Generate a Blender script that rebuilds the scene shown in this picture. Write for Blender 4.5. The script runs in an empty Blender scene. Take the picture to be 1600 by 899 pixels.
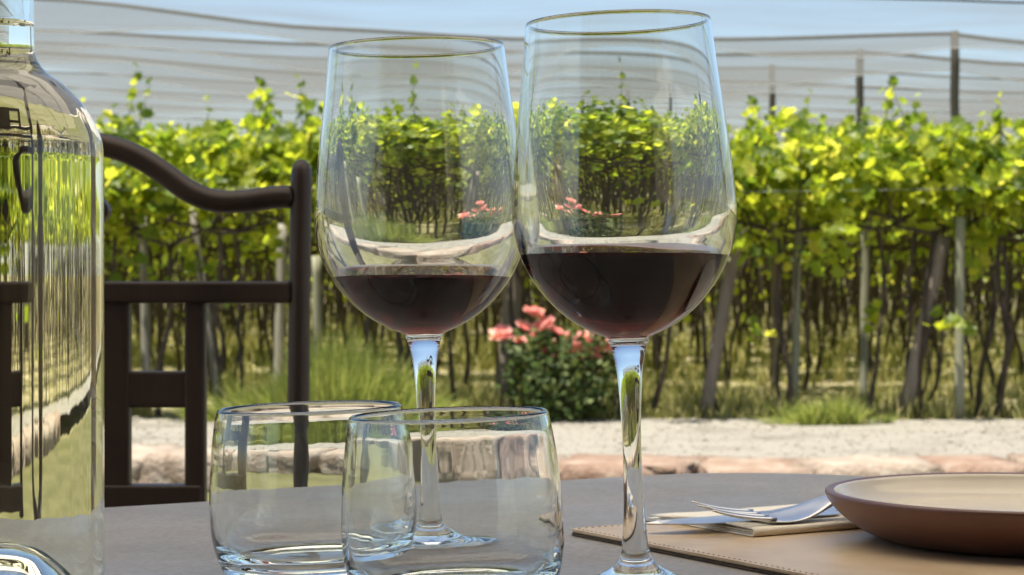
import bpy, bmesh, math, random
import numpy as np
from mathutils import Vector, Matrix, noise

# ------------------------------------------------------------------ camera, sky, sun, exposure
S = bpy.context.scene
COL = S.collection
R = math.radians
F_PX, HZ, EYE, TOP = 3270.0, 430.0, 0.861, 0.740      # focal length in photo pixels, horizon row, eye height, table top
cam_d = bpy.data.cameras.new('camera')
cam = bpy.data.objects.new('camera', cam_d); COL.objects.link(cam)
cam_d.sensor_width = 36.0
cam_d.lens = 36.0 * F_PX / 1600.0
cam_d.clip_start, cam_d.clip_end = 0.02, 6000.0
cam.location = (0, 0, EYE)
cam.rotation_euler = (R(90) - math.atan((449.5 - HZ) / F_PX), 0, 0)
cam_d.dof.use_dof = True
cam_d.dof.focus_distance = 0.82
cam_d.dof.aperture_fstop = 38.0
S.camera = cam

SUN_EL, SUN_AZ = 74.0, -125.0                          # azimuth from +Y (towards the vines), positive to +X
world = bpy.data.worlds.new('World'); S.world = world
world.use_nodes = True
wn = world.node_tree.nodes; wl = world.node_tree.links
sky = wn.new('ShaderNodeTexSky'); sky.sky_type = 'NISHITA'; sky.sun_disc = False
sky.sun_elevation = R(SUN_EL); sky.sun_rotation = R(SUN_AZ)
sky.air_density = 1.0; sky.dust_density = 1.3; sky.ozone_density = 1.0; sky.altitude = 900
bgn = wn['Background']; bgn.inputs['Strength'].default_value = 0.072
wl.new(sky.outputs['Color'], bgn.inputs['Color'])
sun_d = bpy.data.lights.new('sun', 'SUN'); sun_d.energy = 5.0; sun_d.angle = R(0.53); sun_d.color = (1.0, 0.95, 0.86)
sun = bpy.data.objects.new('sun', sun_d); COL.objects.link(sun)
sdir = Vector((math.sin(R(SUN_AZ)) * math.cos(R(SUN_EL)), math.cos(R(SUN_AZ)) * math.cos(R(SUN_EL)), math.sin(R(SUN_EL))))
sun.rotation_euler = sdir.to_track_quat('Z', 'Y').to_euler()
sun.location = sdir * 40
S.view_settings.view_transform = 'Standard'; S.view_settings.look = 'None'
S.view_settings.gamma = 1.0; S.view_settings.use_curve_mapping = False
S.view_settings.exposure = 1.4
cy = S.cycles
cy.max_bounces = 24; cy.transmission_bounces = 24; cy.glossy_bounces = 10; cy.diffuse_bounces = 5
cy.transparent_max_bounces = 32; cy.caustics_refractive = True; cy.caustics_reflective = True
cy.blur_glossy = 0.3; cy.sample_clamp_indirect = 6.0
cy.use_denoising = True

# ------------------------------------------------------------------ helpers
def px(x, y, d):
    """point at depth d that the photograph shows at pixel x, y"""
    return Vector(((x - 800) / F_PX * d, d, EYE + (HZ - y) / F_PX * d))
UU, VV = Vector((0.858, 0.513, 0)), Vector((0.513, -0.858, 0))    # the table's two edge directions
def uv(u, v, z=0.0):
    p = UU * u + VV * v
    return Vector((p.x, p.y, z))

def thing(name, label, cat, loc=(0, 0, 0), rot=(0, 0, 0), group=None):
    o = bpy.data.objects.new(name, None); COL.objects.link(o)
    o.location = loc; o.rotation_euler = rot; o.empty_display_size = 0.05
    o['label'] = label; o['category'] = cat
    if group: o['group'] = group
    return o
def tag(o, label, cat, group=None):
    o['label'] = label; o['category'] = cat
    if group: o['group'] = group
    return o
def obj(name, me, mat=None, parent=None, smooth=True, kind=None):
    if isinstance(me, bmesh.types.BMesh):
        bm = me; me = bpy.data.meshes.new(name); bm.to_mesh(me); bm.free()
    if mat is not None and not me.materials: me.materials.append(mat)
    if smooth: me.polygons.foreach_set('use_smooth', [True] * len(me.polygons))
    o = bpy.data.objects.new(name, me); COL.objects.link(o)
    if parent is not None: o.parent = parent
    if kind: o['kind'] = kind
    return o
def mesh(name, verts, faces):
    me = bpy.data.meshes.new(name); me.from_pydata([tuple(v) for v in verts], [], faces); me.update(); return me
def copy_tree(o, parent=None):
    c = o.copy(); COL.objects.link(c); c.parent = parent
    for ch in o.children: copy_tree(ch, c)
    return c

class MB:
    """collects vertices and faces"""
    def __init__(s): s.v = []; s.f = []
    def add(s, v, f):
        n = len(s.v); s.v += [tuple(p) for p in v]; s.f += [tuple(i + n for i in q) for q in f]
    def tube(s, pts, rad, sides=8, flat=1.0, up=None, cap=True):
        pts = [Vector(p) for p in pts]; n = len(pts)
        if not hasattr(rad, '__len__'): rad = [rad] * n
        v = []; f = []
        t0 = (pts[1] - pts[0]).normalized()
        ref = Vector(up) if up else (Vector((1, 0, 0)) if abs(t0.x) < 0.8 else Vector((0, 1, 0)))
        for i, p in enumerate(pts):
            t = (pts[min(i + 1, n - 1)] - pts[max(i - 1, 0)]).normalized()
            a = (ref - t * ref.dot(t)).normalized(); b = t.cross(a)
            if not up: ref = a
            for k in range(sides):
                th = 2 * math.pi * k / sides
                v.append(p + a * (rad[i] * math.cos(th)) + b * (rad[i] * flat * math.sin(th)))
        for i in range(n - 1):
            for k in range(sides):
                k2 = (k + 1) % sides
                f.append((i * sides + k, i * sides + k2, (i + 1) * sides + k2, (i + 1) * sides + k))
        if cap:
            f.append(tuple(range(sides - 1, -1, -1))); f.append(tuple((n - 1) * sides + k for k in range(sides)))
        s.add(v, f)
    def box(s, lo, hi):
        x0, y0, z0 = lo; x1, y1, z1 = hi
        s.add([(x0, y0, z0), (x1, y0, z0), (x1, y1, z0), (x0, y1, z0), (x0, y0, z1), (x1, y0, z1), (x1, y1, z1), (x0, y1, z1)],
              [(3, 2, 1, 0), (4, 5, 6, 7), (0, 1, 5, 4), (1, 2, 6, 5), (2, 3, 7, 6), (3, 0, 4, 7)])
    def build(s, name, mat, parent=None, smooth=True, kind=None):
        return obj(name, mesh(name, s.v, s.f), mat, parent, smooth, kind)

def bevel_box(name, lo, hi, bev, mat, parent=None, seg=2):
    m = MB(); m.box(lo, hi); me = mesh(name, m.v, m.f)
    bm = bmesh.new(); bm.from_mesh(me); bpy.data.meshes.remove(me)
    bmesh.ops.bevel(bm, geom=bm.edges[:], offset=bev, segments=seg, affect='EDGES', profile=0.6)
    return obj(name, bm, mat, parent, smooth=False)

def spline(pts, n):
    """Catmull-Rom through points"""
    P = [Vector(p) for p in pts]; P = [P[0] * 2 - P[1]] + P + [P[-1] * 2 - P[-2]]
    out = []
    m = len(P) - 3
    for i in range(m):
        a, b, c, d = P[i:i + 4]
        for k in range(n):
            t = k / n
            out.append(0.5 * ((2 * b) + (c - a) * t + (2 * a - 5 * b + 4 * c - d) * t * t + (3 * b - 3 * c + d - a) * t ** 3))
    out.append(P[-2]); return out

def ripple(a):
    return math.sin(9 * a + 1) * .5 + math.sin(17 * a + 2.2) * .6 + math.sin(29 * a + .4) * .5 + math.sin(43 * a + 3) * .3 + math.sin(61 * a) * .18
def lathe(name, prof, mat, parent=None, seg=128, rip=None, skip=(), ringfix=None, flip=None):
    """closed profile of (radius, z) pairs; radius 0 points become poles"""
    v = []; f = []; rings = []
    for i_, (r, z) in enumerate(prof):
        am = rip(i_, r, z) if rip else 0
        if r < 1e-7: rings.append([len(v)]); v.append((0, 0, z))
        else:
            rings.append(list(range(len(v), len(v) + seg)))
            for k in range(seg):
                a_ = 2 * math.pi * k / seg
                if ringfix and i_ in ringfix: r, z = ringfix[i_](a_)
                q = r + (am * ripple(a_) if am else 0); v.append((q * math.cos(a_), q * math.sin(a_), z))
    n = len(rings)
    for i in range(n if (len(rings[0]) > 1 and len(rings[-1]) > 1) else n - 1):
        if i in skip: continue
        a, b = rings[i], rings[(i + 1) % n]
        for k in range(seg):
            k2 = (k + 1) % seg
            if len(a) == 1 and len(b) == 1: break
            if len(a) == 1: f.append((a[0], b[k2], b[k]))
            elif len(b) == 1: f.append((a[k], a[k2], b[0]))
            else: f.append((a[k], a[k2], b[k2], b[k]))
    me = mesh(name, v, f)
    if not skip:
        bm = bmesh.new(); bm.from_mesh(me); bmesh.ops.recalc_face_normals(bm, faces=bm.faces[:]); bm.to_mesh(me); bm.free()
    return obj(name, me, mat, parent)
def mark_interface(o, flags):
    """per-face flag: 1 where the liquid touches glass, 0 on its free surface"""
    at = o.data.attributes.new('touches_glass', 'FLOAT', 'FACE'); at.data.foreach_set('value', [float(x) for x in flags])

# ------------------------------------------------------------------ materials
def new_mat(name):
    m = bpy.data.materials.new(name); m.use_nodes = True
    nt = m.node_tree; return m, nt, nt.nodes, nt.links, nt.nodes['Principled BSDF']
def ramp(nodes, stops):
    r = nodes.new('ShaderNodeValToRGB')
    while len(r.color_ramp.elements) < len(stops): r.color_ramp.elements.new(0.5)
    for e, (p, c) in zip(r.color_ramp.elements, stops): e.position = p; e.color = (*c, 1)
    return r
def surf(name, c1, c2, scale=8.0, rough=0.8, bump=0.3, bscale=None, spec=0.3, stretch=(1, 1, 1), detail=6.0, dist=0.02, c3=None, metal=0.0):
    m, nt, N, L, P = new_mat(name)
    tc = N.new('ShaderNodeTexCoord'); mp = N.new('ShaderNodeMapping'); mp.inputs['Scale'].default_value = stretch
    L.new(tc.outputs['Object'], mp.inputs['Vector'])
    nz = N.new('ShaderNodeTexNoise'); nz.inputs['Scale'].default_value = scale; nz.inputs['Detail'].default_value = detail; nz.inputs['Roughness'].default_value = 0.62
    L.new(mp.outputs[0], nz.inputs['Vector'])
    stops = [(0.32, c1), (0.68, c2)] if c3 is None else [(0.3, c1), (0.5, c2), (0.7, c3)]
    rp = ramp(N, stops); L.new(nz.outputs[0], rp.inputs[0]); L.new(rp.outputs[0], P.inputs['Base Color'])
    P.inputs['Roughness'].default_value = rough; P.inputs['Specular IOR Level'].default_value = spec; P.inputs['Metallic'].default_value = metal
    n2 = N.new('ShaderNodeTexNoise'); n2.inputs['Scale'].default_value = bscale or scale * 5; n2.inputs['Detail'].default_value = 8
    L.new(mp.outputs[0], n2.inputs['Vector'])
    b = N.new('ShaderNodeBump'); b.inputs['Strength'].default_value = bump; b.inputs['Distance'].default_value = dist
    L.new(n2.outputs[0], b.inputs['Height']); L.new(b.outputs[0], P.inputs['Normal'])
    return m
def leaf_mat(name, stops, tcol_gain, rough=0.42, trans=0.5, spec=0.45):
    m, nt, N, L, P = new_mat(name)
    g = N.new('ShaderNodeNewGeometry'); rp = ramp(N, stops)
    L.new(g.outputs['Random Per Island'], rp.inputs[0]); L.new(rp.outputs[0], P.inputs['Base Color'])
    P.inputs['Roughness'].default_value = rough; P.inputs['Specular IOR Level'].default_value = spec
    tr = N.new('ShaderNodeBsdfTranslucent')
    mx = N.new('ShaderNodeMix'); mx.data_type = 'RGBA'; mx.blend_type = 'MULTIPLY'; mx.inputs[0].default_value = 1.0
    L.new(rp.outputs[0], mx.inputs[6]); mx.inputs[7].default_value = (*tcol_gain, 1)
    L.new(mx.outputs[2], tr.inputs['Color'])
    ms = N.new('ShaderNodeMixShader'); ms.inputs[0].default_value = trans
    L.new(P.outputs[0], ms.inputs[1]); L.new(tr.outputs[0], ms.inputs[2])
    L.new(ms.outputs[0], N['Material Output'].inputs['Surface'])
    return m
def glass_mat(name, ior=1.5, tint=(1, 1, 1), rough=0.0, absorb=None, liquid=False):
    m, nt, N, L, P = new_mat(name)
    N.remove(P)
    g = N.new('ShaderNodeBsdfGlass'); g.inputs['IOR'].default_value = ior; g.inputs['Color'].default_value = (*tint, 1); g.inputs['Roughness'].default_value = rough
    L.new(g.outputs[0], N['Material Output'].inputs['Surface'])
    if liquid:
        at = N.new('ShaderNodeAttribute'); at.attribute_name = 'touches_glass'
        mr = N.new('ShaderNodeMapRange'); mr.inputs[3].default_value = ior; mr.inputs[4].default_value = ior / 1.5
        L.new(at.outputs['Fac'], mr.inputs[0]); L.new(mr.outputs[0], g.inputs['IOR'])
    if absorb:
        a = N.new('ShaderNodeVolumeAbsorption'); a.inputs['Color'].default_value = (*absorb[0], 1); a.inputs['Density'].default_value = absorb[1]
        L.new(a.outputs[0], N['Material Output'].inputs['Volume'])
    return m

M = {}
M['glass'] = glass_mat('clear_glass', 1.5, (0.985, 0.995, 0.99))
M['bottle_glass'] = glass_mat('bottle_glass', 1.5, (0.985, 0.995, 0.985))
M['wine'] = glass_mat('red_wine', 1.34, (1, 1, 1), 0, ((0.74, 0.008, 0.035), 330), True)
M['white_wine'] = glass_mat('white_wine', 1.34, (1, 1, 1), 0, ((0.985, 0.955, 0.74), 9.0), True)
M['table'] = surf('table_paint', (0.240, 0.220, 0.194), (0.302, 0.279, 0.25), 9, 0.46, 0.12, 900, 0.42, dist=0.0006)
def wear(m, scale, lo, hi, fine=0.0):
    nt = m.node_tree; N = nt.nodes; L = nt.links; P = N['Principled BSDF']
    tc = N.new('ShaderNodeTexCoord'); nz = N.new('ShaderNodeTexNoise'); nz.inputs['Scale'].default_value = scale; nz.inputs['Detail'].default_value = 9; nz.inputs['Roughness'].default_value = 0.7
    L.new(tc.outputs['Object'], nz.inputs['Vector'])
    mr = N.new('ShaderNodeMapRange'); mr.inputs[1].default_value = 0.35; mr.inputs[2].default_value = 0.65; mr.inputs[3].default_value = lo; mr.inputs[4].default_value = hi
    L.new(nz.outputs[0], mr.inputs[0]); L.new(mr.outputs[0], P.inputs['Roughness'])
    if fine:
        n2 = N.new('ShaderNodeTexNoise'); n2.inputs['Scale'].default_value = fine; n2.inputs['Detail'].default_value = 4
        L.new(tc.outputs['Object'], n2.inputs['Vector'])
        src = P.inputs['Base Color'].links[0].from_socket
        mx = N.new('ShaderNodeMix'); mx.data_type = 'RGBA'; mx.blend_type = 'MULTIPLY'; mx.inputs[0].default_value = 1.0
        rp = ramp(N, [(0.35, (0.84, 0.84, 0.84)), (0.65, (1.12, 1.12, 1.12))])
        L.new(n2.outputs[0], rp.inputs[0]); L.new(src, mx.inputs[6]); L.new(rp.outputs[0], mx.inputs[7]); L.new(mx.outputs[2], P.inputs['Base Color'])
wear(M['table'], 7, .36, .58, 380)
M['table_leg'] = surf('table_leg_paint', (0.06, 0.05, 0.045), (0.09, 0.075, 0.07), 14, 0.5, 0.1)
M['chair'] = surf('dark_stained_wood', (0.022, 0.0135, 0.0095), (0.048, 0.030, 0.021), 22, 0.45, 0.10, 120, 0.32, stretch=(1, 1, 0.25), dist=0.002)

M['leather'] = surf('tan_leather', (0.46, 0.325, 0.18), (0.58, 0.44, 0.285), 14, 0.38, 0.22, 620, 0.5, dist=0.0006, c3=(0.47, 0.33, 0.18))
M['leather_back'] = surf('leather_backing', (0.10, 0.07, 0.045), (0.15, 0.105, 0.07), 30, 0.7, 0.3, 400)
M['thread'] = surf('brown_thread', (0.26, 0.18, 0.10), (0.34, 0.25, 0.15), 90, 0.8, 0.2)
M['napkin'] = surf('cream_cloth', (0.80, 0.735, 0.61), (0.87, 0.81, 0.69), 40, 0.9, 0.35, 1500, 0.15, dist=0.0006)
M['terracotta'] = surf('terracotta_clay', (0.14, 0.062, 0.044), (0.175, 0.08, 0.058), 26, 0.36, 0.08, 260, 0.5, dist=0.001)
M['glaze'] = surf('cream_glaze', (0.60, 0.52, 0.395), (0.68, 0.60, 0.47), 16, 0.22, 0.06, 60, 0.5, dist=0.001)
M['steel'] = surf('brushed_steel', (0.60, 0.60, 0.60), (0.72, 0.72, 0.72), 60, 0.34, 0.05, 500, 0.5, metal=1.0, dist=0.0004)
M['bark'] = surf('vine_bark', (0.035, 0.026, 0.019), (0.115, 0.088, 0.066), 40, 0.9, 0.8, 90, 0.15, stretch=(1, 1, 0.18), dist=0.02)
M['cane'] = surf('green_cane', (0.14, 0.13, 0.05), (0.2, 0.2, 0.07), 30, 0.7, 0.2)
M['post_grey'] = surf('weathered_post', (0.17, 0.155, 0.125), (0.31, 0.285, 0.235), 26, 0.85, 0.6, 70, 0.2, stretch=(1, 1, 0.06), dist=0.01)
M['post_brown'] = surf('brown_post', (0.13, 0.10, 0.075), (0.24, 0.195, 0.15), 26, 0.85, 0.6, 70, 0.2, stretch=(1, 1, 0.06), dist=0.01)
M['post_green'] = surf('treated_post', (0.17, 0.168, 0.11), (0.285, 0.275, 0.195), 26, 0.85, 0.5, 70, 0.2, stretch=(1, 1, 0.06), dist=0.01)
M['pole_grey'] = surf('pole_timber', (0.045, 0.04, 0.03), (0.09, 0.08, 0.062), 26, 0.85, 0.6, 70, 0.2, stretch=(1, 1, 0.06), dist=0.01)
M['wire'] = surf('dark_wire', (0.05, 0.05, 0.045), (0.09, 0.09, 0.08), 20, 0.6, 0.1)
M['pale_wire'] = surf('galvanised_wire', (0.35, 0.36, 0.36), (0.45, 0.46, 0.46), 20, 0.5, 0.1)
M['leaf'] = leaf_mat('vine_leaf', [(0.0, (0.05, 0.085, 0.012)), (0.35, (0.115, 0.160, 0.015)), (0.75, (0.20, 0.235, 0.02)), (0.94, (0.26, 0.29, 0.04)), (1.0, (0.29, 0.28, 0.07))], (3.5, 3.2, 1.9), 0.45, 0.55, 0.35)
M['rose_leaf'] = leaf_mat('rose_leaf', [(0.0, (0.025, 0.042, 0.012)), (0.6, (0.055, 0.085, 0.02)), (1.0, (0.13, 0.155, 0.05))], (1.6, 1.6, 1.0), 0.6, 0.3, 0.2)
M['petal'] = leaf_mat('rose_petal', [(0.0, (0.85, 0.36, 0.33)), (0.5, (0.88, 0.47, 0.42)), (1.0, (0.90, 0.52, 0.36))], (1.0, 0.95, 0.9), 0.8, 0.4, 0.1)
M['lavender'] = leaf_mat('grey_green_blade', [(0.0, (0.12, 0.16, 0.04)), (0.6, (0.21, 0.25, 0.06)), (1.0, (0.32, 0.33, 0.12))], (1.9, 1.8, 1.4), 0.6, 0.5, 0.2)
M['weed'] = leaf_mat('dry_weed', [(0.0, (0.15, 0.165, 0.045)), (0.5, (0.33, 0.31, 0.11)), (1.0, (0.52, 0.45, 0.23))], (1.4, 1.4, 1.1), 0.7, 0.4, 0.15)
M['stone_tops'] = [surf('sandstone', c1, c2, 9, 0.9, 0.7, 45, 0.15, dist=0.02, c3=c3) for c1, c2, c3 in (
    ((0.17, 0.105, 0.072), (0.235, 0.17, 0.125), (0.29, 0.24, 0.185)),
    ((0.20, 0.145, 0.105), (0.275, 0.22, 0.17), (0.315, 0.275, 0.22)),
    ((0.15, 0.09, 0.062), (0.215, 0.145, 0.105), (0.27, 0.215, 0.165)))]
M['gravel'] = surf('pale_gravel', (0.138, 0.126, 0.100), (0.222, 0.205, 0.172), 2.2, 0.95, 0.8, 45, 0.1, dist=0.012, detail=12, c3=(0.185, 0.170, 0.139))
M['pebble'] = leaf_mat('pebble', [(0.0, (0.14, 0.12, 0.095)), (0.5, (0.23, 0.20, 0.16)), (1.0, (0.34, 0.31, 0.26))], (0, 0, 0), 0.9, 0.0, 0.15)
M['soil'] = surf('dry_soil', (0.11, 0.108, 0.04), (0.22, 0.19, 0.095), 1.4, 0.95, 1.0, 16, 0.1, dist=0.06, detail=12, c3=(0.34, 0.29, 0.19))
M['lawn'] = surf('mown_lawn', (0.105, 0.105, 0.04), (0.19, 0.175, 0.08), 1.8, 0.95, 1.0, 90, 0.1, dist=0.03, detail=12)
M['paving'] = surf('terrace_paving', (0.30, 0.25, 0.20), (0.40, 0.35, 0.28), 3, 0.9, 0.4, 40, 0.2)
M['plaster'] = surf('adobe_plaster', (0.20, 0.15, 0.105), (0.26, 0.20, 0.145), 4, 0.9, 0.4, 30, 0.2)
M['dark_wood'] = surf('pergola_timber', (0.055, 0.04, 0.028), (0.11, 0.08, 0.055), 14, 0.7, 0.3, 60, 0.3, stretch=(1, 1, 1))
M['pane'] = surf('window_pane', (0.02, 0.022, 0.024), (0.03, 0.032, 0.034), 3, 0.05, 0.0, 10, 0.6)
def sheet_mat(name, col, tcol, trans, alpha):
    m, nt, N, L, P = new_mat(name); N.remove(P)
    d = N.new('ShaderNodeBsdfDiffuse'); d.inputs[0].default_value = (*col, 1)
    t = N.new('ShaderNodeBsdfTranslucent'); t.inputs[0].default_value = (*tcol, 1)
    a = N.new('ShaderNodeMixShader'); a.inputs[0].default_value = trans
    L.new(d.outputs[0], a.inputs[1]); L.new(t.outputs[0], a.inputs[2])
    out = N['Material Output'].inputs['Surface']
    if alpha >= 1: L.new(a.outputs[0], out); return m
    tp = N.new('ShaderNodeBsdfTransparent'); b = N.new('ShaderNodeMixShader')
    tc = N.new('ShaderNodeTexCoord'); mp = N.new('ShaderNodeMapping'); mp.inputs['Scale'].default_value = (0.25, 2.2, 2.2)
    nz = N.new('ShaderNodeTexNoise'); nz.inputs['Scale'].default_value = 1.0; nz.inputs['Detail'].default_value = 5
    L.new(tc.outputs['Object'], mp.inputs[0]); L.new(mp.outputs[0], nz.inputs['Vector'])
    mr = N.new('ShaderNodeMapRange'); mr.inputs[1].default_value = 0.3; mr.inputs[2].default_value = 0.7
    mr.inputs[3].default_value = alpha * 0.6; mr.inputs[4].default_value = alpha * 1.4
    L.new(nz.outputs[0], mr.inputs[0]); L.new(mr.outputs[0], b.inputs[0])
    L.new(tp.outputs[0], b.inputs[1]); L.new(a.outputs[0], b.inputs[2]); L.new(b.outputs[0], out)
    return m
M['net'] = sheet_mat('hail_netting', (0.175, 0.175, 0.165), (0.175, 0.175, 0.165), 0.5, 0.36)
M['canvas'] = sheet_mat('tan_canvas', (0.40, 0.32, 0.23), (0.84, 0.77, 0.66), 0.68, 1)

# ------------------------------------------------------------------ setting
def sheet(name, x0, x1, y0, y1, z, mat, nx=1, ny=1):
    v = [(x0 + (x1 - x0) * i / nx, y0 + (y1 - y0) * j / ny, z) for j in range(ny + 1) for i in range(nx + 1)]
    f = [(j * (nx + 1) + i, j * (nx + 1) + i + 1, (j + 1) * (nx + 1) + i + 1, (j + 1) * (nx + 1) + i) for j in range(ny) for i in range(nx)]
    o = obj(name, mesh(name, v, f), mat); o['kind'] = 'structure'; return o
G = 0.10                                              # level of the gravel and the vineyard above the terrace
def kerb_y(x): return 7.82 - 0.26 * (x - 0.7) if x < 0.7 else 7.82 + 0.03 * (x - 0.7)
sheet('ground', -3000, 3000, -3000, 3000, -0.02, M['soil'])
sheet('lawn', -40, 40, -6, 9.5, 0.0, M['lawn'])
sheet('terrace_floor', -6, 6, -3.39, 3.2, 0.02, M['paving'])
# raised gravel and vineyard soil share the curved line of the stone kerb
xs = [-60, -12] + [-6 + 0.25 * i for i in range(49)] + [12, 60]
v = []; f = []
for x in xs: v += [(x, kerb_y(max(-6, min(6, x))) + 0.30, G), (x, 11.05 + 0.06 * math.sin(x * 2.1) + 0.05 * math.sin(x * 5.3 + 1), G)]
for i in range(len(xs) - 1): f.append((2 * i, 2 * i + 2, 2 * i + 3, 2 * i + 1))
o = obj('gravel_path', mesh('gravel_path', v, f), M['gravel']); o['kind'] = 'structure'
v = []; f = []
for x in xs: v += [(x, kerb_y(max(-6, min(6, x))) + 0.34, G - 0.006), (x, 90, G - 0.006)]
for i in range(len(xs) - 1): f.append((2 * i, 2 * i + 2, 2 * i + 3, 2 * i + 1))
o = obj('vineyard_soil', mesh('vineyard_soil', v, f), M['soil']); o['kind'] = 'structure'

# stone kerb: every stone a piece
rng = random.Random(5)
kerb = thing('stone_kerb', 'low kerb of reddish sandstone blocks edging the pale gravel path', 'kerb', (0, 0, 0))
x = -5.8; k = 0
while x < 5.8:
    L_ = rng.choice([0.2, 0.32, 0.4, 0.5, 0.62]) * rng.uniform(0.9, 1.1)
    hgt = rng.uniform(0.13, 0.15); dep = rng.uniform(0.50, 0.56)
    bm = bmesh.new(); bmesh.ops.create_cube(bm, size=1.0)
    bmesh.ops.subdivide_edges(bm, edges=bm.edges[:], cuts=3, use_grid_fill=True)
    for w in bm.verts:
        c = w.co.copy(); e = 0.5
        n_ = Vector([abs(q) for q in c]); big = sum(1 for q in n_ if q > 0.49)
        if big >= 2: c *= 0.97 if big == 2 else 0.94
        w.co = Vector((c.x * L_ * 0.985, c.y * dep, c.z * hgt * 1.25)) + Vector([rng.uniform(-1, 1) * q for q in (0.018, 0.024, 0.008)])
    xm = x + L_ / 2
    a = math.atan2(kerb_y(xm + 0.05) - kerb_y(xm - 0.05), 0.1)
    s = obj('stone', bm, M['stone_tops'][k % 3 if rng.random() < 0.45 else 1], kerb, smooth=True)
    s.location = (xm, kerb_y(xm) + 0.27 + rng.uniform(-0.03, 0.03), hgt - hgt * 0.625); s.rotation_euler = (rng.uniform(-.03, .03), rng.uniform(-.02, .02), a + rng.uniform(-0.10, 0.10))
    x += L_ * math.cos(a) + rng.uniform(0.0, 0.03); k += 1

# loose gravel
rng = random.Random(11)
oct_f = [(0, 2, 4), (2, 1, 4), (1, 3, 4), (3, 0, 4), (2, 0, 5), (1, 2, 5), (3, 1, 5), (0, 3, 5)]
m = MB()
for i in range(6500):
    xx = rng.uniform(-4.2, 4.2); yy = rng.uniform(kerb_y(xx) + 0.4, 11.25); s_ = rng.uniform(0.004, 0.011) * (1 if rng.random() < .96 else 2.2)
    a = rng.uniform(0, 6.28); ca, sa = math.cos(a) * s_, math.sin(a) * s_; q = rng.uniform(.6, 1)
    m.add([(xx + ca, yy + sa, G + .3 * s_), (xx - ca, yy - sa, G + .3 * s_), (xx - sa * q, yy + ca * q, G + .2 * s_), (xx + sa * q, yy - ca * q, G + .2 * s_), (xx, yy, G + .5 * s_), (xx, yy, G - .2 * s_)], oct_f)
o = m.build('gravel_stones', M['pebble'], None, False, 'stuff'); o['label'] = 'loose pale pebbles scattered over the gravel path'; o['category'] = 'gravel'

# ------------------------------------------------------------------ vegetation builders
LOBES = [(0.0, -0.42), (0.30, -0.62), (0.52, -0.30), (0.95, -0.12), (0.62, 0.22), (0.66, 0.72), (0.26, 0.58), (0.0, 1.0),
         (-0.26, 0.58), (-0.66, 0.72), (-0.62, 0.22), (-0.95, -0.12), (-0.52, -0.30), (-0.30, -0.62)]
def add_leaf(m, p, n, size, rng, fold=0.16):
    n = Vector(n).normalized(); t = Vector((rng.gauss(0, 1), rng.gauss(0, 1), rng.gauss(0, 1) - 0.5))
    t = (t - n * t.dot(n)); t = t.normalized() if t.length > 1e-4 else n.orthogonal().normalized(); b = n.cross(t)
    p = Vector(p); v = [p + n * (-fold * 0.4 * size)]
    cup = rng.uniform(-0.25, 0.3)
    for i, (a, c) in enumerate(LOBES):
        r2 = a * a + c * c
        v.append(p + b * (a * size) + t * (c * size) + n * (size * (fold * abs(a) * 0.9 - cup * r2 * 0.5 + rng.uniform(-.07, .07))))
    k = len(LOBES)
    m.add(v, [(0, 1 + i, 1 + (i + 1) % k) for i in range(k)])
def wob(rng, p0, p1, n, amp):
    out = []
    ph = [rng.uniform(0, 6.3) for _ in range(4)]
    for i in range(n + 1):
        t = i / n; e = math.sin(math.pi * min(1, t * 1.0)) if i < n else 0
        q = Vector(p0).lerp(Vector(p1), t)
        out.append(q + Vector((math.sin(t * 5 + ph[0]) + .6 * math.sin(t * 11 + ph[1]) - math.sin(ph[0]) - .6 * math.sin(ph[1]), math.sin(t * 6 + ph[2]) - math.sin(ph[2]), 0)) * amp)
    return out
def shoot_mesh(rng, x0, y0, z0, z1, lean=0.0):
    st = MB(); lv = MB()
    pts = wob(rng, (x0, y0, z0), (x0 + lean, y0 + rng.uniform(-.05, .05), z1), 8, 0.015)
    st.tube(pts, [0.006 - 0.0045 * i / 8 for i in range(9)], 5)
    n = max(4, int((z1 - z0) / 0.042))
    for i in range(n + 1):
        t = i / n; p = pts[min(8, int(t * 8))]
        sz = 0.070 * (1 - 0.58 * t) * rng.uniform(.8, 1.25); sd = 1 if i % 2 else -1
        q = Vector(p) + Vector((sd * rng.uniform(.01, .06) * (1.1 - t), rng.uniform(-.05, .05), rng.uniform(-.02, .03)))
        add_leaf(lv, q, (sd * 0.6 + rng.gauss(0, .3), rng.gauss(-.5, .5), rng.uniform(.1, .9)), sz, rng)
    return st, lv
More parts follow.
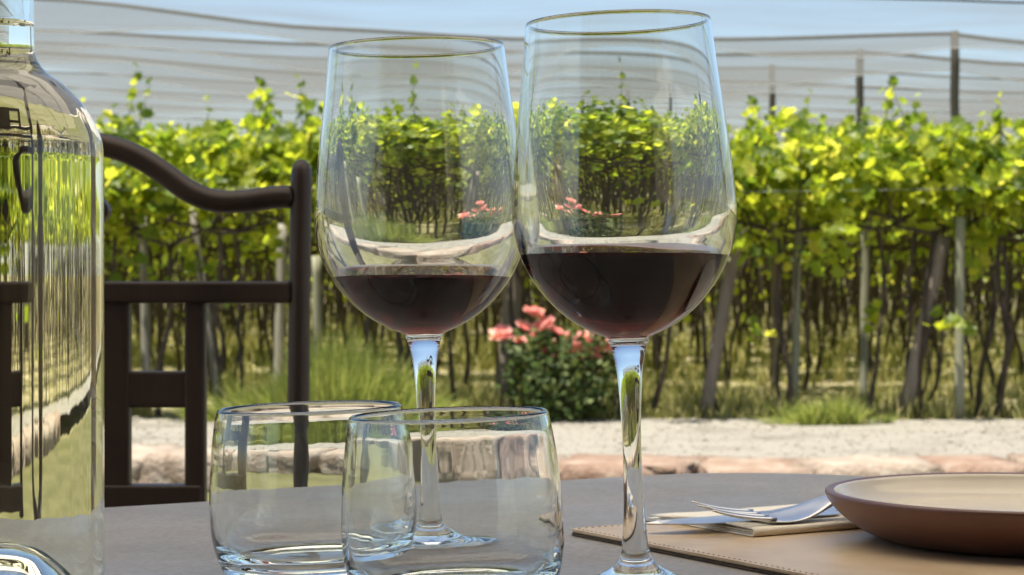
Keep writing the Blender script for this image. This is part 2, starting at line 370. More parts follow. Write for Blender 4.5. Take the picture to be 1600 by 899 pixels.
def vine_proto(seed, nleaf=230, shoots=3, wide=False):
    rng = random.Random(seed)
    root = thing('grapevine', '', 'vine', (0, 0, 0))
    m = MB()
    top = Vector((rng.uniform(-.10, .10), rng.uniform(-.08, .08), 1.08))
    pts = wob(rng, (0, 0, -0.03), top, 14, 0.019)
    r0 = rng.uniform(.011, .019)
    m.tube(pts, [r0 * (1.55 - .8 * min(1, i / 4) if i < 4 else 1) * rng.uniform(.78, 1.18) * (1 - .25 * i / 14) for i in range(15)], 7)
    root['forked'] = 0
    if rng.random() < .55:
        root['forked'] = 1
        pts2 = wob(rng, (rng.uniform(-.05, .05), .02, .1), (rng.uniform(-.25, .25), rng.uniform(-.1, .1), 1.05), 12, 0.03)
        m.tube(pts2, [r0 * .62 * rng.uniform(.75, 1.2) for i in range(13)], 6)
    for sd in (-1, 1):
        m.tube(wob(rng, top, top + Vector((sd * rng.uniform(.2, .32), rng.uniform(-.1, .1), rng.uniform(.02, .14))), 6, .012), [.015 - .0012 * i for i in range(7)], 6)
    for i in range(5):
        b = top + Vector((rng.uniform(-.25, .25), rng.uniform(-.05, .05), .04))
        m.tube(wob(rng, b, b + Vector((rng.uniform(-.15, .15), rng.uniform(-.22, .22), rng.uniform(.25, .5))), 5, .02), [.007 - .0007 * i for i in range(6)], 5)
    m.build('trunk', M['bark'], root)
    lv = MB(); seat = None
    for i in range(nleaf):
        xx = rng.uniform(-.36, .36)
        u = rng.random()
        lo = (.955, .99) if not wide else (.993, .998)
        if u < lo[0]: zz = rng.triangular(1.20, 1.70, 1.44) + .05 * math.sin(xx * 11 + seed)
        elif u < lo[1]: zz = rng.uniform(.92, 1.18)
        else: zz = rng.uniform(.52, 1.0)
        yy = rng.gauss(0, .20) * (1.1 if zz > 1.2 else .8)
        if wide and u < lo[0]: zz = rng.triangular(1.36, 1.72, 1.56); yy = rng.triangular(-1.05, 1.05, (seed % 7 - 3) * .12)
        if not wide and i % 4:
            if i % 12 == 1 or seat is None: seat = (xx, yy * 1.1, zz)
            xx, yy, zz = seat[0] + rng.gauss(0, .055), seat[1] + rng.gauss(0, .055), seat[2] + rng.gauss(0, .05)
        nrm = (rng.gauss(0, .6), rng.gauss(-.25, .65), rng.uniform(.0, 1.0))
        add_leaf(lv, (xx, yy, zz), nrm, rng.triangular(.024, .072, .044), rng)
    lv.build('foliage', M['leaf'], root, False, 'stuff')
    for i in range(shoots):
        st, l2 = shoot_mesh(rng, rng.uniform(-.3, .3), rng.uniform(-.15, .15), 1.4, rng.triangular(1.62, 1.95, 1.72), rng.uniform(-.14, .14))
        s = st.build('shoot', M['cane'], root); l2.build('shoot_leaves', M['leaf'], s, False, 'stuff')
    return root

MARKS = [(231, 'the weathered post framed by the chair lattice'), (322, 'the crooked grey post'), (437, 'the stout grey post near the chair post'), (535, 'the lavender bush'),
         (660, 'the stem of the shallower wine glass'), (792, 'the broad brown post'), (880, 'the rose bush'), (985, 'the stem of the fuller wine glass'), (1125, 'the thick post leaning by the fuller wine glass'),
         (1244, 'the slim pale post'), (1300, 'the low herb clump'), (1351, 'the straight green grey post'), (1442, 'the steeply leaning brown post'), (1500, 'the straight post next to the steep leaning one'), (1580, 'the vine with the slim shoot')]
ORD = ['front', 'second', 'third', 'fourth', 'fifth', 'sixth', 'seventh', 'eighth']
protos = [vine_proto(100 + i, 300, 3 + i % 3) for i in range(7)]
far_protos = [vine_proto(300 + i, 760, 2, True) for i in range(7)]
used = set()
rng = random.Random(21)
ROW0 = 11.25
for k in range(8):
    D = ROW0 + 2.15 * k
    half = 0.245 * D + 0.9
    step = 0.36 if k == 0 else (0.40 if k < 4 else 0.46)
    x = -half + rng.uniform(0, .2)
    while x < half:
        pr = rng.choice(protos if k < 1 else far_protos)
        if id(pr) in used: o = copy_tree(pr)
        else: o = pr; used.add(id(pr))
        o.location = (x, D + rng.gauss(0, .06), G)
        o.rotation_euler = (0, 0, rng.choice([0, math.pi]) + rng.uniform(-.35, .35))
        sc = rng.uniform(.93, 1.07); o.scale = (sc, sc, sc * rng.uniform(.88, .94))
        o['label'] = '%s grapevine in the %s row %s' % ('twin trunked' if o['forked'] else 'single trunked', ORD[k], 'beside the gravel path' if k == 0 else 'counted from the gravel path')
        o['group'] = '%s grapevines in the %s row' % ('twin trunked' if o['forked'] else 'single trunked', ORD[k])
        if k == 0:
            xp = 800 + x / D * F_PX; tr = 'twin trunked' if o['forked'] else 'single trunked'
            if xp < -20 or xp > 1620: w_ = 'in the outer stretch of the vineyard'
            elif xp < 165: w_ = 'standing behind the clear bottle'
            else: w_ = 'beside ' + min(MARKS, key=lambda q: abs(q[0] - xp))[1]
            o['label'] = '%s front row grapevine %s' % (tr, w_)
        x += step * rng.uniform(.75, 1.25)
for pr in protos + far_protos:
    if id(pr) not in used:
        for ch in list(pr.children):
            for g in list(ch.children): bpy.data.objects.remove(g)
            bpy.data.objects.remove(ch)
        bpy.data.objects.remove(pr)

# tall shoots that rise above the front row: part of four more vines
def special_vine(seed, xpx, tops, label):
    rng = random.Random(seed)
    root = vine_proto(seed, 300, 2)
    root.location = (px(xpx, 0, ROW0).x, ROW0 - .05, G); root.scale = (1, 1, .91)
    root['label'] = label; root['group'] = None; del root['group']
    for (tx, ty) in tops:
        t = px(tx, ty, ROW0) - Vector(root.location)
        st, l2 = shoot_mesh(rng, t.x * .5 if abs(t.x) > .2 else t.x - rng.uniform(-.06, .06), 0, 1.35, t.z / .91, t.x * .5 if abs(t.x) > .2 else .02)
        s = st.build('shoot', M['cane'], root); l2.build('shoot_leaves', M['leaf'], s, False, 'stuff')
special_vine(501, 175, [(215, 100)], 'front row grapevine with a long shoot leaning up beside the bottle shoulder')
special_vine(502, 345, [(322, 160)], 'front row grapevine with a short leafy tip above the wavy chair rail')
special_vine(503, 640, [(640, 110)], 'front row grapevine with a tall shoot seen through the smaller wine glass')
special_vine(504, 960, [(955, 95)], 'front row grapevine with a tall shoot seen through the fuller wine glass')
special_vine(505, 1235, [(1245, 140)], 'front row grapevine with a shoot reaching in front of a net pole')
special_vine(506, 1440, [(1433, 150)], 'front row grapevine with an upright shoot between two net poles')
special_vine(507, 1560, [(1552, 162)], 'front row grapevine with a slim shoot beyond the tallest net pole')

# vines too far back to tell apart
rng = random.Random(31); m = MB(); m2 = MB()
for k in range(-8, 17):
    D = ROW0 + 2.15 * (8 + k) if k < 9 else 50 + 6.5 * (k - 9)
    half = max(.25 * D + 1, 20 if k < 0 else 0); inn = .245 * D + 1.1 if k < 0 else 0
    for i in range(int((half - inn) * 2 * (230 if k >= 0 else 120))):
        p = (rng.choice((-1, 1)) * rng.uniform(inn, half), D + (rng.triangular(-1.05, 1.05) if k > -8 else rng.gauss(0, .2)), G + .91 * (rng.triangular(1.25, 1.7, 1.5) if rng.random() < (.985 if k < 9 else .85) else rng.uniform(.2, 1.2)))
        n = Vector((rng.gauss(0, .6), rng.gauss(-.2, .6), rng.uniform(0, 1))).normalized(); s_ = rng.uniform(.06, .11)
        a = n.orthogonal().normalized(); a.rotate(Matrix.Rotation(rng.uniform(0, 6.28), 3, n)); b = n.cross(a); p = Vector(p)
        m.add([p + a * s_, p + b * s_ * .8, p - a * s_ * .8, p - b * s_ * .9], [(0, 1, 2, 3)])
    x = -half
    while x < half:
        if abs(x) < inn: x = inn
        m2.tube(wob(rng, (x, D, G), (x + rng.uniform(-.15, .15), D, G + 1.1), 5, .03), rng.uniform(.014, .026), 5, cap=False); x += rng.uniform(.12, .30) * (1 if k < 9 else .7)
o = m.build('distant_vine_foliage', M['leaf'], None, False, 'stuff'); tag(o, 'mass of vine foliage in the far rows of the vineyard', 'vineyard')
o = m2.build('distant_vine_trunks', M['bark'], None, True, 'stuff'); tag(o, 'crowd of dark trunks in the far rows of the vineyard', 'vineyard')

# weeds under the vines
rng = random.Random(41); m = MB()
def blade(m, p, h, w, dx, dy, a):
    c, s = math.cos(a) * w, math.sin(a) * w; x_, y_, z_ = p
    m.add([(x_ - c, y_ - s, z_), (x_ + c, y_ + s, z_), (x_ + dx * .4 + c * .7, y_ + dy * .4 + s * .7, z_ + h * .6), (x_ + dx * .4 - c * .7, y_ + dy * .4 - s * .7, z_ + h * .6), (x_ + dx, y_ + dy, z_ + h)],
          [(0, 1, 2, 3), (3, 2, 4)])
for i in range(1300):
    D = 11.1 + 12 * rng.random() ** 2.0; half = .25 * D + .6; cx = rng.uniform(-half, half)
    if noise.noise((cx * .9, D * .9, 3.1)) < -.12: continue
    hh = rng.uniform(.04, .20); rad = rng.uniform(.04, .16)
    for j in range(rng.randint(16, 34)):
        a = rng.uniform(0, 6.28); r_ = rad * rng.random() ** .5
        blade(m, (cx + r_ * math.cos(a), D + r_ * math.sin(a), G - .01), hh * rng.uniform(.5, 1.2), rng.uniform(.002, .006) * (1 + (D - 11) * .05), rng.gauss(0, .04), rng.gauss(0, .04), rng.uniform(0, 3.14))
for i in range(1700):
    D = rng.uniform(17, 46); half = .25 * D + .6; cx = rng.uniform(-half, half); hh = rng.uniform(.06, .20); rad = rng.uniform(.08, .3)
    for j in range(10):
        a = rng.uniform(0, 6.28); r_ = rad * rng.random() ** .5
        blade(m, (cx + r_ * math.cos(a), D + r_ * math.sin(a), G - .01), hh * rng.uniform(.5, 1.2), rng.uniform(.008, .02), rng.gauss(0, .05), rng.gauss(0, .05), rng.uniform(0, 3.14))
o = m.build('weeds', M['weed'], None, False, 'stuff'); tag(o, 'dry yellow green weeds growing between the vine trunks', 'weeds')

def tuft(name, label, xpx, ypx, w, h, n, cat, seed, lean=1.0):
    D = (EYE - G) * F_PX / (ypx - HZ); rng = random.Random(seed)
    r = thing(name, label, cat, (px(xpx, ypx, D).x, D, G)); m = MB()
    for i in range(n):
        a = rng.uniform(0, 6.28); q = rng.random() ** .5
        if i % 60 == 0: sub = (rng.gauss(0, .27) * w, rng.gauss(0, .12) * w, rng.uniform(.55, 1.1))
        bx, by = sub[0] + .12 * w * q * math.cos(a), sub[1] + .12 * w * q * math.sin(a)
        hh = h * sub[2] * (1 - .5 * min(1, (2 * bx / w) ** 2)) * rng.uniform(.45, 1.1)
        blade(m, (bx, by, -.01), hh, rng.uniform(.002, .005), lean * (.25 * bx + .16 * h * q * math.cos(a) + rng.gauss(0, .045)), lean * (.2 * by + .16 * h * q * math.sin(a) + rng.gauss(0, .045)), rng.uniform(0, 3.14))
    m.build('foliage', M['lavender'], r, False, 'stuff')
    return r
tuft('lavender_bush', 'wide feathery light green lavender bush behind the chair post', 530, 660, .80, .50, 4600, 'bush', 61)
tuft('lavender_bush', 'low grey green herb clump at the gravel edge between wooden posts', 1295, 663, .40, .17, 1300, 'bush', 62)
tuft('lavender_bush', 'small sparse green clump at the foot of the pale slim post', 1235, 662, .22, .15, 400, 'bush', 63)
tuft('lavender_bush', 'thin green clump on bare soil beside the lavender bush', 400, 655, .3, .30, 450, 'bush', 64)

# rose bush
D = 11.0; rx = px(880, 660, D).x
rose = thing('rose_bush', 'dark leafy rose bush with salmon pink blooms at the gravel edge', 'rose bush', (rx, D, G))
rng = random.Random(71); st = MB(); lv = MB()
blooms = [(783, 520, 15), (835, 487, 14), (822, 512, 14), (848, 506, 15), (868, 517, 13), (880, 529, 16), (858, 550, 14), (885, 545, 11), (905, 540, 12), (922, 541, 13), (943, 538, 13), (812, 531, 9), (898, 560, 10), (930, 556, 9), (955, 546, 10), (838, 525, 10), (912, 525, 11), (962, 530, 11)]
ends = []
for (bx, by, br) in blooms:
    e = px(bx, by, D) - Vector((rx, D, G)); e.y += rng.uniform(-.12, .1); ends.append(e)
    st.tube(wob(rng, (rng.uniform(-.08, .08), rng.uniform(-.06, .06), -.02), e, 7, .012), [.008 - .0007 * i for i in range(8)], 5)
for i in range(1900):
    a = rng.uniform(0, 6.28); q = rng.random() ** .45; zz = rng.uniform(.03, .47)
    wd = .31 * (1 - .35 * abs(zz - .25) / .25)
    if i % 70 == 0: off = (rng.gauss(0, .06), rng.gauss(0, .05))
    p = Vector((wd * q * math.cos(a) + off[0], off[1] + .26 * q * math.sin(a), zz + rng.gauss(0, .02)))
    n = Vector((rng.gauss(0, .6), rng.gauss(-.3, .6), rng.uniform(0, 1))).normalized(); s_ = rng.uniform(.014, .028)
    t = n.orthogonal().normalized(); t.rotate(Matrix.Rotation(rng.uniform(0, 6.28), 3, n)); b = n.cross(t)
    lv.add([p - t * s_, p - t * s_ * .3 + b * s_ * .55, p + t * s_ * .5 + b * s_ * .45, p + t * s_ * 1.1, p + t * s_ * .5 - b * s_ * .45, p - t * s_ * .3 - b * s_ * .55], [(0, 1, 2, 3), (0, 3, 4, 5)])
st.build('stem', M['cane'], rose)
lv.build('foliage', M['rose_leaf'], rose, False, 'stuff')
def bloom_mesh(seed):
    rng = random.Random(seed); m = MB()
    for ring, (cnt, tilt, sz) in enumerate([(3, .12, .55), (4, .35, .75), (5, .7, .95), (6, 1.1, 1.0), (6, 1.45, .95)]):
        for i in range(cnt):
            a = 6.283 * i / cnt + ring * .6 + rng.uniform(-.2, .2); tl = tilt + rng.uniform(-.12, .12)
            v = []
            for iu in range(4):
                u = iu / 3; r_ = .18 + u * sz; 
                for iw in range(4):
                    w = (iw / 3 - .5) * 2; wid = .5 * math.sin(.55 + u * 1.9) * sz
                    rr = r_ * math.sin(tl) + .10; zz = r_ * math.cos(tl) * .8 - .1 * w * w + (.12 * u * u if ring > 2 else 0) - .25
                    v.append((rr * math.cos(a) - w * wid * math.sin(a) - .18 * w * w * math.cos(a), rr * math.sin(a) + w * wid * math.cos(a) - .18 * w * w * math.sin(a), zz))
            m.add(v, [(4 * p_ + q_, 4 * p_ + q_ + 1, 4 * p_ + q_ + 5, 4 * p_ + q_ + 4) for p_ in range(3) for q_ in range(3)])
    me = mesh('bloom', m.v, m.f); me.materials.append(M['petal']); return me
bms = [bloom_mesh(s) for s in (1, 2, 3)]
for i, (e, b) in enumerate(zip(ends, blooms)):
    o = obj('bloom', bms[i % 3], None, rose)
    s_ = b[2] * 1.15 / F_PX * D; o.location = e; o.scale = (s_, s_, s_ * .85); o.rotation_euler = (rng.uniform(.1, .9), rng.uniform(-.4, .4), rng.uniform(0, 6))

# ------------------------------------------------------------------ posts in the vineyard
def post(xb, yb, xt, yt, wpx, mat, label, D=None, sides=12, name='wooden_post', cat='post', group=None):
    D = D or (EYE - G) * F_PX / (yb - HZ)
    b = px(xb, yb, D); b.z = min(b.z, G); t = px(xt, yt, D); rng = random.Random(int(xb * 7 + yb))
    r = wpx / 2 / F_PX * D
    m = MB(); n = 9
    pts = [Vector((0, 0, -.02)).lerp(t - b, i / n) + Vector((rng.uniform(-.1, .1) * r, rng.uniform(-.1, .1) * r, 0)) for i in range(n + 1)]
    m.tube(pts, [r * rng.uniform(.93, 1.06) * (1 - .1 * i / n) for i in range(n + 1)], sides)
    o = m.build(name, mat); o.location = b
    return tag(o, label, cat, group)
post(1412, 652, 1474, 370, 25, M['post_brown'], 'thick brown wooden post leaning steeply against the vine row')
post(1100, 652, 1152, 360, 23, M['post_brown'], 'thick brown leaning post beside the fuller wine glass')
post(1241, 648, 1248, 300, 13, M['post_green'], 'slim pale straight post between the herb clump and the vines')
post(1349, 640, 1352, 345, 14, M['post_green'], 'straight green grey post with a hanging leafy cane')
post(1499, 655, 1500, 340, 16, M['post_green'], 'straight green grey post next to the thick leaning post')
post(1209, 615, 1212, 350, 12, M['post_brown'], 'dull brown slim post just behind the slim pale post')
post(231, 640, 222, 340, 15, M['post_grey'], 'weathered grey post seen through the chair back lattice')
post(345, 640, 300, 320, 13, M['post_grey'], 'crooked grey post leaning behind the wavy chair rail')
post(434, 625, 441, 350, 18, M['post_grey'], 'stout grey post just behind the upright chair post')
post(500, 640, 494, 400, 16, M['post_green'], 'pale green post rising out of the lavender bush')
post(786, 645, 806, 380, 30, M['post_brown'], 'broad brown trunk like post between the wine glass stems')
# trellis wires of the front row
for (z, lab) in ((1.305, 'thin pale trellis wire running along the front vine row'),):
    m = MB(); m.tube([(-4.2 + .84 * i, ROW0 - .32, z - .012 * math.sin(i * 1.3)) for i in range(11)], .0011, 5)
    tag(m.build('trellis_wire', M['pale_wire']), lab, 'wire')

# ------------------------------------------------------------------ hail nets on poles
wires = [(24.6, [(-700, -60), (90, -30), (600, -8), (1150, -10), (1490, 0), (1600, 5), (2300, 0)]),
         (27.0, [(-700, -70), (90, 0), (500, 45), (820, 62), (1150, 62), (1490, 53), (1600, 69), (2300, 60)]),
         (29.5, [(-700, 20), (55, 48), (500, 70), (820, 82), (1130, 86), (1343, 82), (1600, 102), (2300, 95)]),
         (32.0, [(-700, 40), (55, 66), (500, 92), (1000, 108), (1206, 106), (1600, 125), (2300, 120)]),
         (35.0, [(-700, 60), (55, 82), (500, 116), (1085, 126), (1600, 146), (2300, 140)]),
         (38.0, [(-700, 90), (55, 112), (500, 134), (980, 142), (1600, 160), (2300, 160)]),
         (41.5, [(-700, 115), (55, 136), (500, 156), (880, 162), (1600, 178), (2300, 178)]),
         (45.5, [(-700, 140), (55, 158), (500, 176), (1600, 190), (2300, 190)]),
         (50.0, [(-700, 165), (55, 178), (500, 192), (1600, 203), (2300, 203)]),
         (56.0, [(-700, 190), (55, 200), (500, 210), (1600, 220), (2300, 220)])]
def ipol(p, x):
    for (x0, y0), (x1, y1) in zip(p, p[1:]):
        if x <= x1:
            t = max(0, (x - x0) / (x1 - x0)); t = .5 * t + .5 * t * t * (3 - 2 * t); return y0 + (y1 - y0) * t
    return p[-1][1]
ordw = ['first', 'second', 'third', 'fourth', 'fifth', 'sixth', 'seventh', 'eighth', 'ninth', 'tenth']
NX = 44
ridge = []
for i, (D, pl) in enumerate(wires):
    pts = [px(-700 + 3000 * j / NX, ipol(pl, -700 + 3000 * j / NX), D) for j in range(NX + 1)]
    ridge.append(pts)
    m = MB(); m.tube(pts, .030 if i in (1, 2, 4) else .019, 6)
    tag(m.build('net_wire', M['wire']), 'dark support cable of the hail net, %s in order from the vineyard edge' % ordw[i], 'cable')
rng = random.Random(81)
for i in range(len(wires) - 1):
    if i == 6: pass
    a, b = ridge[i], ridge[i + 1]; v = []; f = []; n = 8
    for j in range(NX + 1):
        for k in range(n + 1):
            t = k / n; p = a[j].lerp(b[j], t); sag = (.42 + .10 * math.sin(j * .7 + i)) * (1 - abs(2 * t - 1)) ** .8
            p.z -= sag + .02 * noise.noise((j * .6, k * .9, i)); v.append(p)
    for j in range(NX):
        for k in range(n): f.append((j * (n + 1) + k, (j + 1) * (n + 1) + k, (j + 1) * (n + 1) + k + 1, j * (n + 1) + k + 1))
    tag(obj('hail_net', mesh('hail_net', v, f), M['net']), 'pale translucent hail net panel, %s in order from the vineyard edge' % ordw[i], 'net')
    m = MB(); m.tube([v[j * (n + 1) + n // 2] for j in range(NX + 1)], .008, 5)
    tag(m.build('net_seam', M['pale_wire']), 'thin pale seam cord at the valley of the %s hail net' % ordw[i], 'cord')
for (xp, yt, D, w, lab) in ((1491, 53, 27.0, 15, 'tallest grey wooden pole carrying the hail net'), (1343, 82, 29.5, 13, 'middle grey wooden pole carrying the hail net'), (1206, 106, 32.0, 11.5, 'shortest grey wooden pole of three carrying the hail net'),
                            (1085, 126, 35.0, 10.5, 'net pole seen through the side of the fuller wine glass'), (985, 142, 38.0, 9.5, 'net pole seen through the middle of the fuller wine glass'), (885, 160, 41.5, 9, 'net pole seen through the fuller wine glass near its edge')):
    t = px(xp, yt - 3, D); b = px(xp + 3, yt, D); b.z = G
    post(xp + 3, HZ + (EYE - G) * F_PX / D, xp, yt - 4, w, M['pole_grey'], lab, D, name='net_pole', cat='pole')

# ------------------------------------------------------------------ house and pergola behind and above the table
house = thing('house', 'pale plastered house with gridded windows behind the dining terrace', 'house', (0, -3.4, 0))
m = MB(); m.box((-5, -.3, 0), (5, 0, 3.3)); m.build('wall', M['plaster'], house, False)
m = MB(); m.add([(-5.4, .5, 3.2), (5.4, .5, 3.2), (5.4, -3, 4.6), (-5.4, -3, 4.6), (-5.4, .5, 3.3), (5.4, .5, 3.3), (5.4, -3, 4.7), (-5.4, -3, 4.7)], [(0, 1, 2, 3), (7, 6, 5, 4), (0, 4, 5, 1), (1, 5, 6, 2), (2, 6, 7, 3), (3, 7, 4, 0)]); m.build('roof', M['terracotta'], house, False)
for wx, w, z0, z1, nm in ((-3.2, 1.3, .8, 2.2, 'window'), (-.8, 1.3, .8, 2.2, 'window'), (1.1, 1.0, 0, 2.2, 'door'), (3.3, 1.3, .8, 2.2, 'window')):
    m = MB(); m.box((wx - w / 2, .005, z0), (wx + w / 2, .02, z1)); p_ = m.build(nm, M['pane'], house, False)
    m = MB()
    for i in range(4): xx = wx - w / 2 + w * i / 3; m.box((xx - .03, .021, z0), (xx + .03, .06, z1))
    for i in range(5): zz = z0 + (z1 - z0) * i / 4; m.box((wx - w / 2, .0215, zz - .03), (wx + w / 2, .058, zz + .03))
    m.build('mullion', M['dark_wood'], p_, False)
perg = thing('pergola', 'dark timber pergola with tan canvas shading the dining table', 'pergola', (0, 0, 0))
for sx in (-2.6, 2.6):
    for sy in (-2.4, 2.6): bevel_box('post', (sx - .06, sy - .06, .0), (sx + .06, sy + .06, 2.55), .008, M['dark_wood'], perg)
    bevel_box('beam', (sx - .05, -2.7, 2.552), (sx + .05, 2.95, 2.70), .008, M['dark_wood'], perg)
for i in range(8):
    yy = -2.5 + i * .74; bevel_box('rafter', (-2.9, yy - .03, 2.702), (2.9, yy + .03, 2.80), .006, M['dark_wood'], perg)
v = []; f = []
for j in range(29):
    for i in range(13): v.append((-2.85 + 5.7 * i / 12, 0.16 + 2.64 * j / 28, 2.815 + .05 * abs(math.sin((0.16 + 2.64 * j / 28 + 2.5) / .74 * math.pi)) ** .7))
for j in range(28):
    for i in range(12): f.append((j * 13 + i, j * 13 + i + 1, (j + 1) * 13 + i + 1, (j + 1) * 13 + i))
obj('canvas', mesh('canvas', v, f), M['canvas'], perg)
for i in range(19):  # opaque boards added out of view to darken the near table and house
    x0 = -2.85 + .30 * i; bevel_box('added_shade_board', (x0, -3.3, 2.802), (x0 + .294, .15, 2.826), .003, M['dark_wood'], perg, 1)

# ------------------------------------------------------------------ chair
CD = 1.6
def cp(x, y, dy=0.0): q = px(x, y, CD); return Vector((q.x, q.y + dy, q.z))
cx = cp(43, 0).x
chair = thing('dining_chair', 'dark brown wooden dining chair with wavy top rail and lattice back', 'chair', (cx, CD, .02))
def cl(x, y, dy=0.0): return cp(x, y, dy) - Vector((cx, CD, .02))
def mir(p): return Vector((-p.x, p.y, p.z))
rp = [cl(458, 308), cl(425, 309), cl(380, 315), cl(335, 314), cl(295, 299), cl(252, 268), cl(210, 243), cl(165, 228), cl(110, 219), cl(43, 215)]
half_r = spline(rp, 5); full = half_r + [mir(p) for p in reversed(half_r[:-1])]
m = MB(); m.tube(full, .0088, 14, 1.25, up=(0, 0, 1)); m.build('top_rail', M['chair'], chair)
for sg in (1, -1):
    m = MB(); t = cl(471, 250); bpt = cl(463, 800); zt = t.z
    path = [Vector((t.x, 0, zt - .000)), Vector((t.x, 0, zt - .003)), Vector((t.x, 0, zt - .008)), Vector((t.x, 0, zt - .016)), Vector((t.x - .001, 0, zt - .06)), Vector((bpt.x, 0, .62)), Vector((bpt.x - .004, .0, .46)), Vector((bpt.x - .006, .05, 0))]
    path = [Vector((sg * p.x, p.y, p.z)) for p in path]
    m.tube(path, [.0025, .0058, .0078, .0083, .0083, .0088, .0115, .0095], 14, 1.35, up=(1, 0, 0)); m.build('back_post', M['chair'], chair)
def bar(name, x0, y0, x1, y1, th=.011, bev=.003):
    a = cl(x0, y1); b = cl(x1, y0)
    return bevel_box(name, (a.x, -th, a.z), (b.x, th, b.z), bev, M['chair'], chair, 3)
xm = lambda x: 86 - x
bar('middle_rail', xm(456), 440, 456, 474, .0105, .004)
bar('bottom_rail', xm(318), 757, 318, 800, .0100, .003)
for s in (lambda x: x, xm):
    a, b = sorted((s(290), s(322))); bar('lattice_upright', a, 470, b, 812, .0085, .004)
    a, b = sorted((s(128), s(204))); bar('lattice_upright', a, 470, b, 762, .0075, .003)
bar('lattice_slat', xm(294), 580, 294, 637, .0065, .003)
# round medallion between the rails
m = MB(); c = cl(43, 330)
v = []
for k in range(40):
    a = 2 * math.pi * k / 40; v.append((c.x + .0632 * math.cos(a), c.z + .0225 * math.sin(a) * 1.0))
m.add([(x_, -.007, z_) for x_, z_ in v] + [(x_, .007, z_) for x_, z_ in v], [tuple(range(40)), tuple(range(79, 39, -1))] + [(k, 40 + k, 40 + (k + 1) % 40, (k + 1) % 40) for k in range(40)])
m.build('medallion', M['chair'], chair, False)
for xx in (-.02, .02): bevel_box('medallion_strut', (c.x + xx - .006, -.006, cl(0, 445).z), (c.x + xx + .006, .0055, cl(0, 222).z), .002, M['chair'], chair)
bevel_box('seat', (-.215, -.42, .43), (.215, .012, .465), .01, M['chair'], chair)
for sx in (-.19, .19): 
    m = MB(); m.tube([(sx, -.39, 0), (sx, -.39, .43)], [.014, .018], 10); m.build('front_leg', M['chair'], chair)

# ------------------------------------------------------------------ table
tbl = thing('table', 'square dining table with rounded corners and matt grey brown top', 'table', uv(.40, -.60, .02))
org = Vector(tbl.location)
U1, V0, SIDE, RC = .841, -1.046, .92, .125
U0, V1 = U1 - SIDE, V0 + SIDE
out = []
for (cu, cv, a0) in ((U1 - RC, V1 - RC, 0), (U0 + RC, V1 - RC, 90), (U0 + RC, V0 + RC, 180), (U1 - RC, V0 + RC, 270)):
    for i in range(17):
        a = R(a0 + 90 * i / 16); out.append((cu + RC * math.cos(a), cv + RC * math.sin(a)))
bm = bmesh.new()
vs = [bm.verts.new(uv(u, v, TOP) - org) for u, v in out]
fc = bm.faces.new(vs); 
if fc.normal.z < 0: fc.normal_flip()
ex = bmesh.ops.extrude_face_region(bm, geom=[fc])
for g in ex['geom']:
    if isinstance(g, bmesh.types.BMVert): g.co.z -= .030
bmesh.ops.recalc_face_normals(bm, faces=bm.faces[:])
ed = [e for e in bm.edges if len(e.link_faces) == 2 and abs(e.link_faces[0].normal.z - e.link_faces[1].normal.z) > .5]
bmesh.ops.bevel(bm, geom=ed, offset=.003, segments=3, affect='EDGES')
obj('table_top', bm, M['table'], tbl, smooth=False)
for (u, v) in ((U0 + .1, V0 + .1), (U1 - .1, V0 + .1), (U0 + .1, V1 - .1), (U1 - .1, V1 - .1)):
    p = uv(u, v, 0) - Vector((org.x, org.y, 0)); m = MB(); m.tube([(p.x, p.y, 0), (p.x, p.y, TOP - .052)], [.022, .028], 12); m.build('leg', M['table_leg'], tbl)

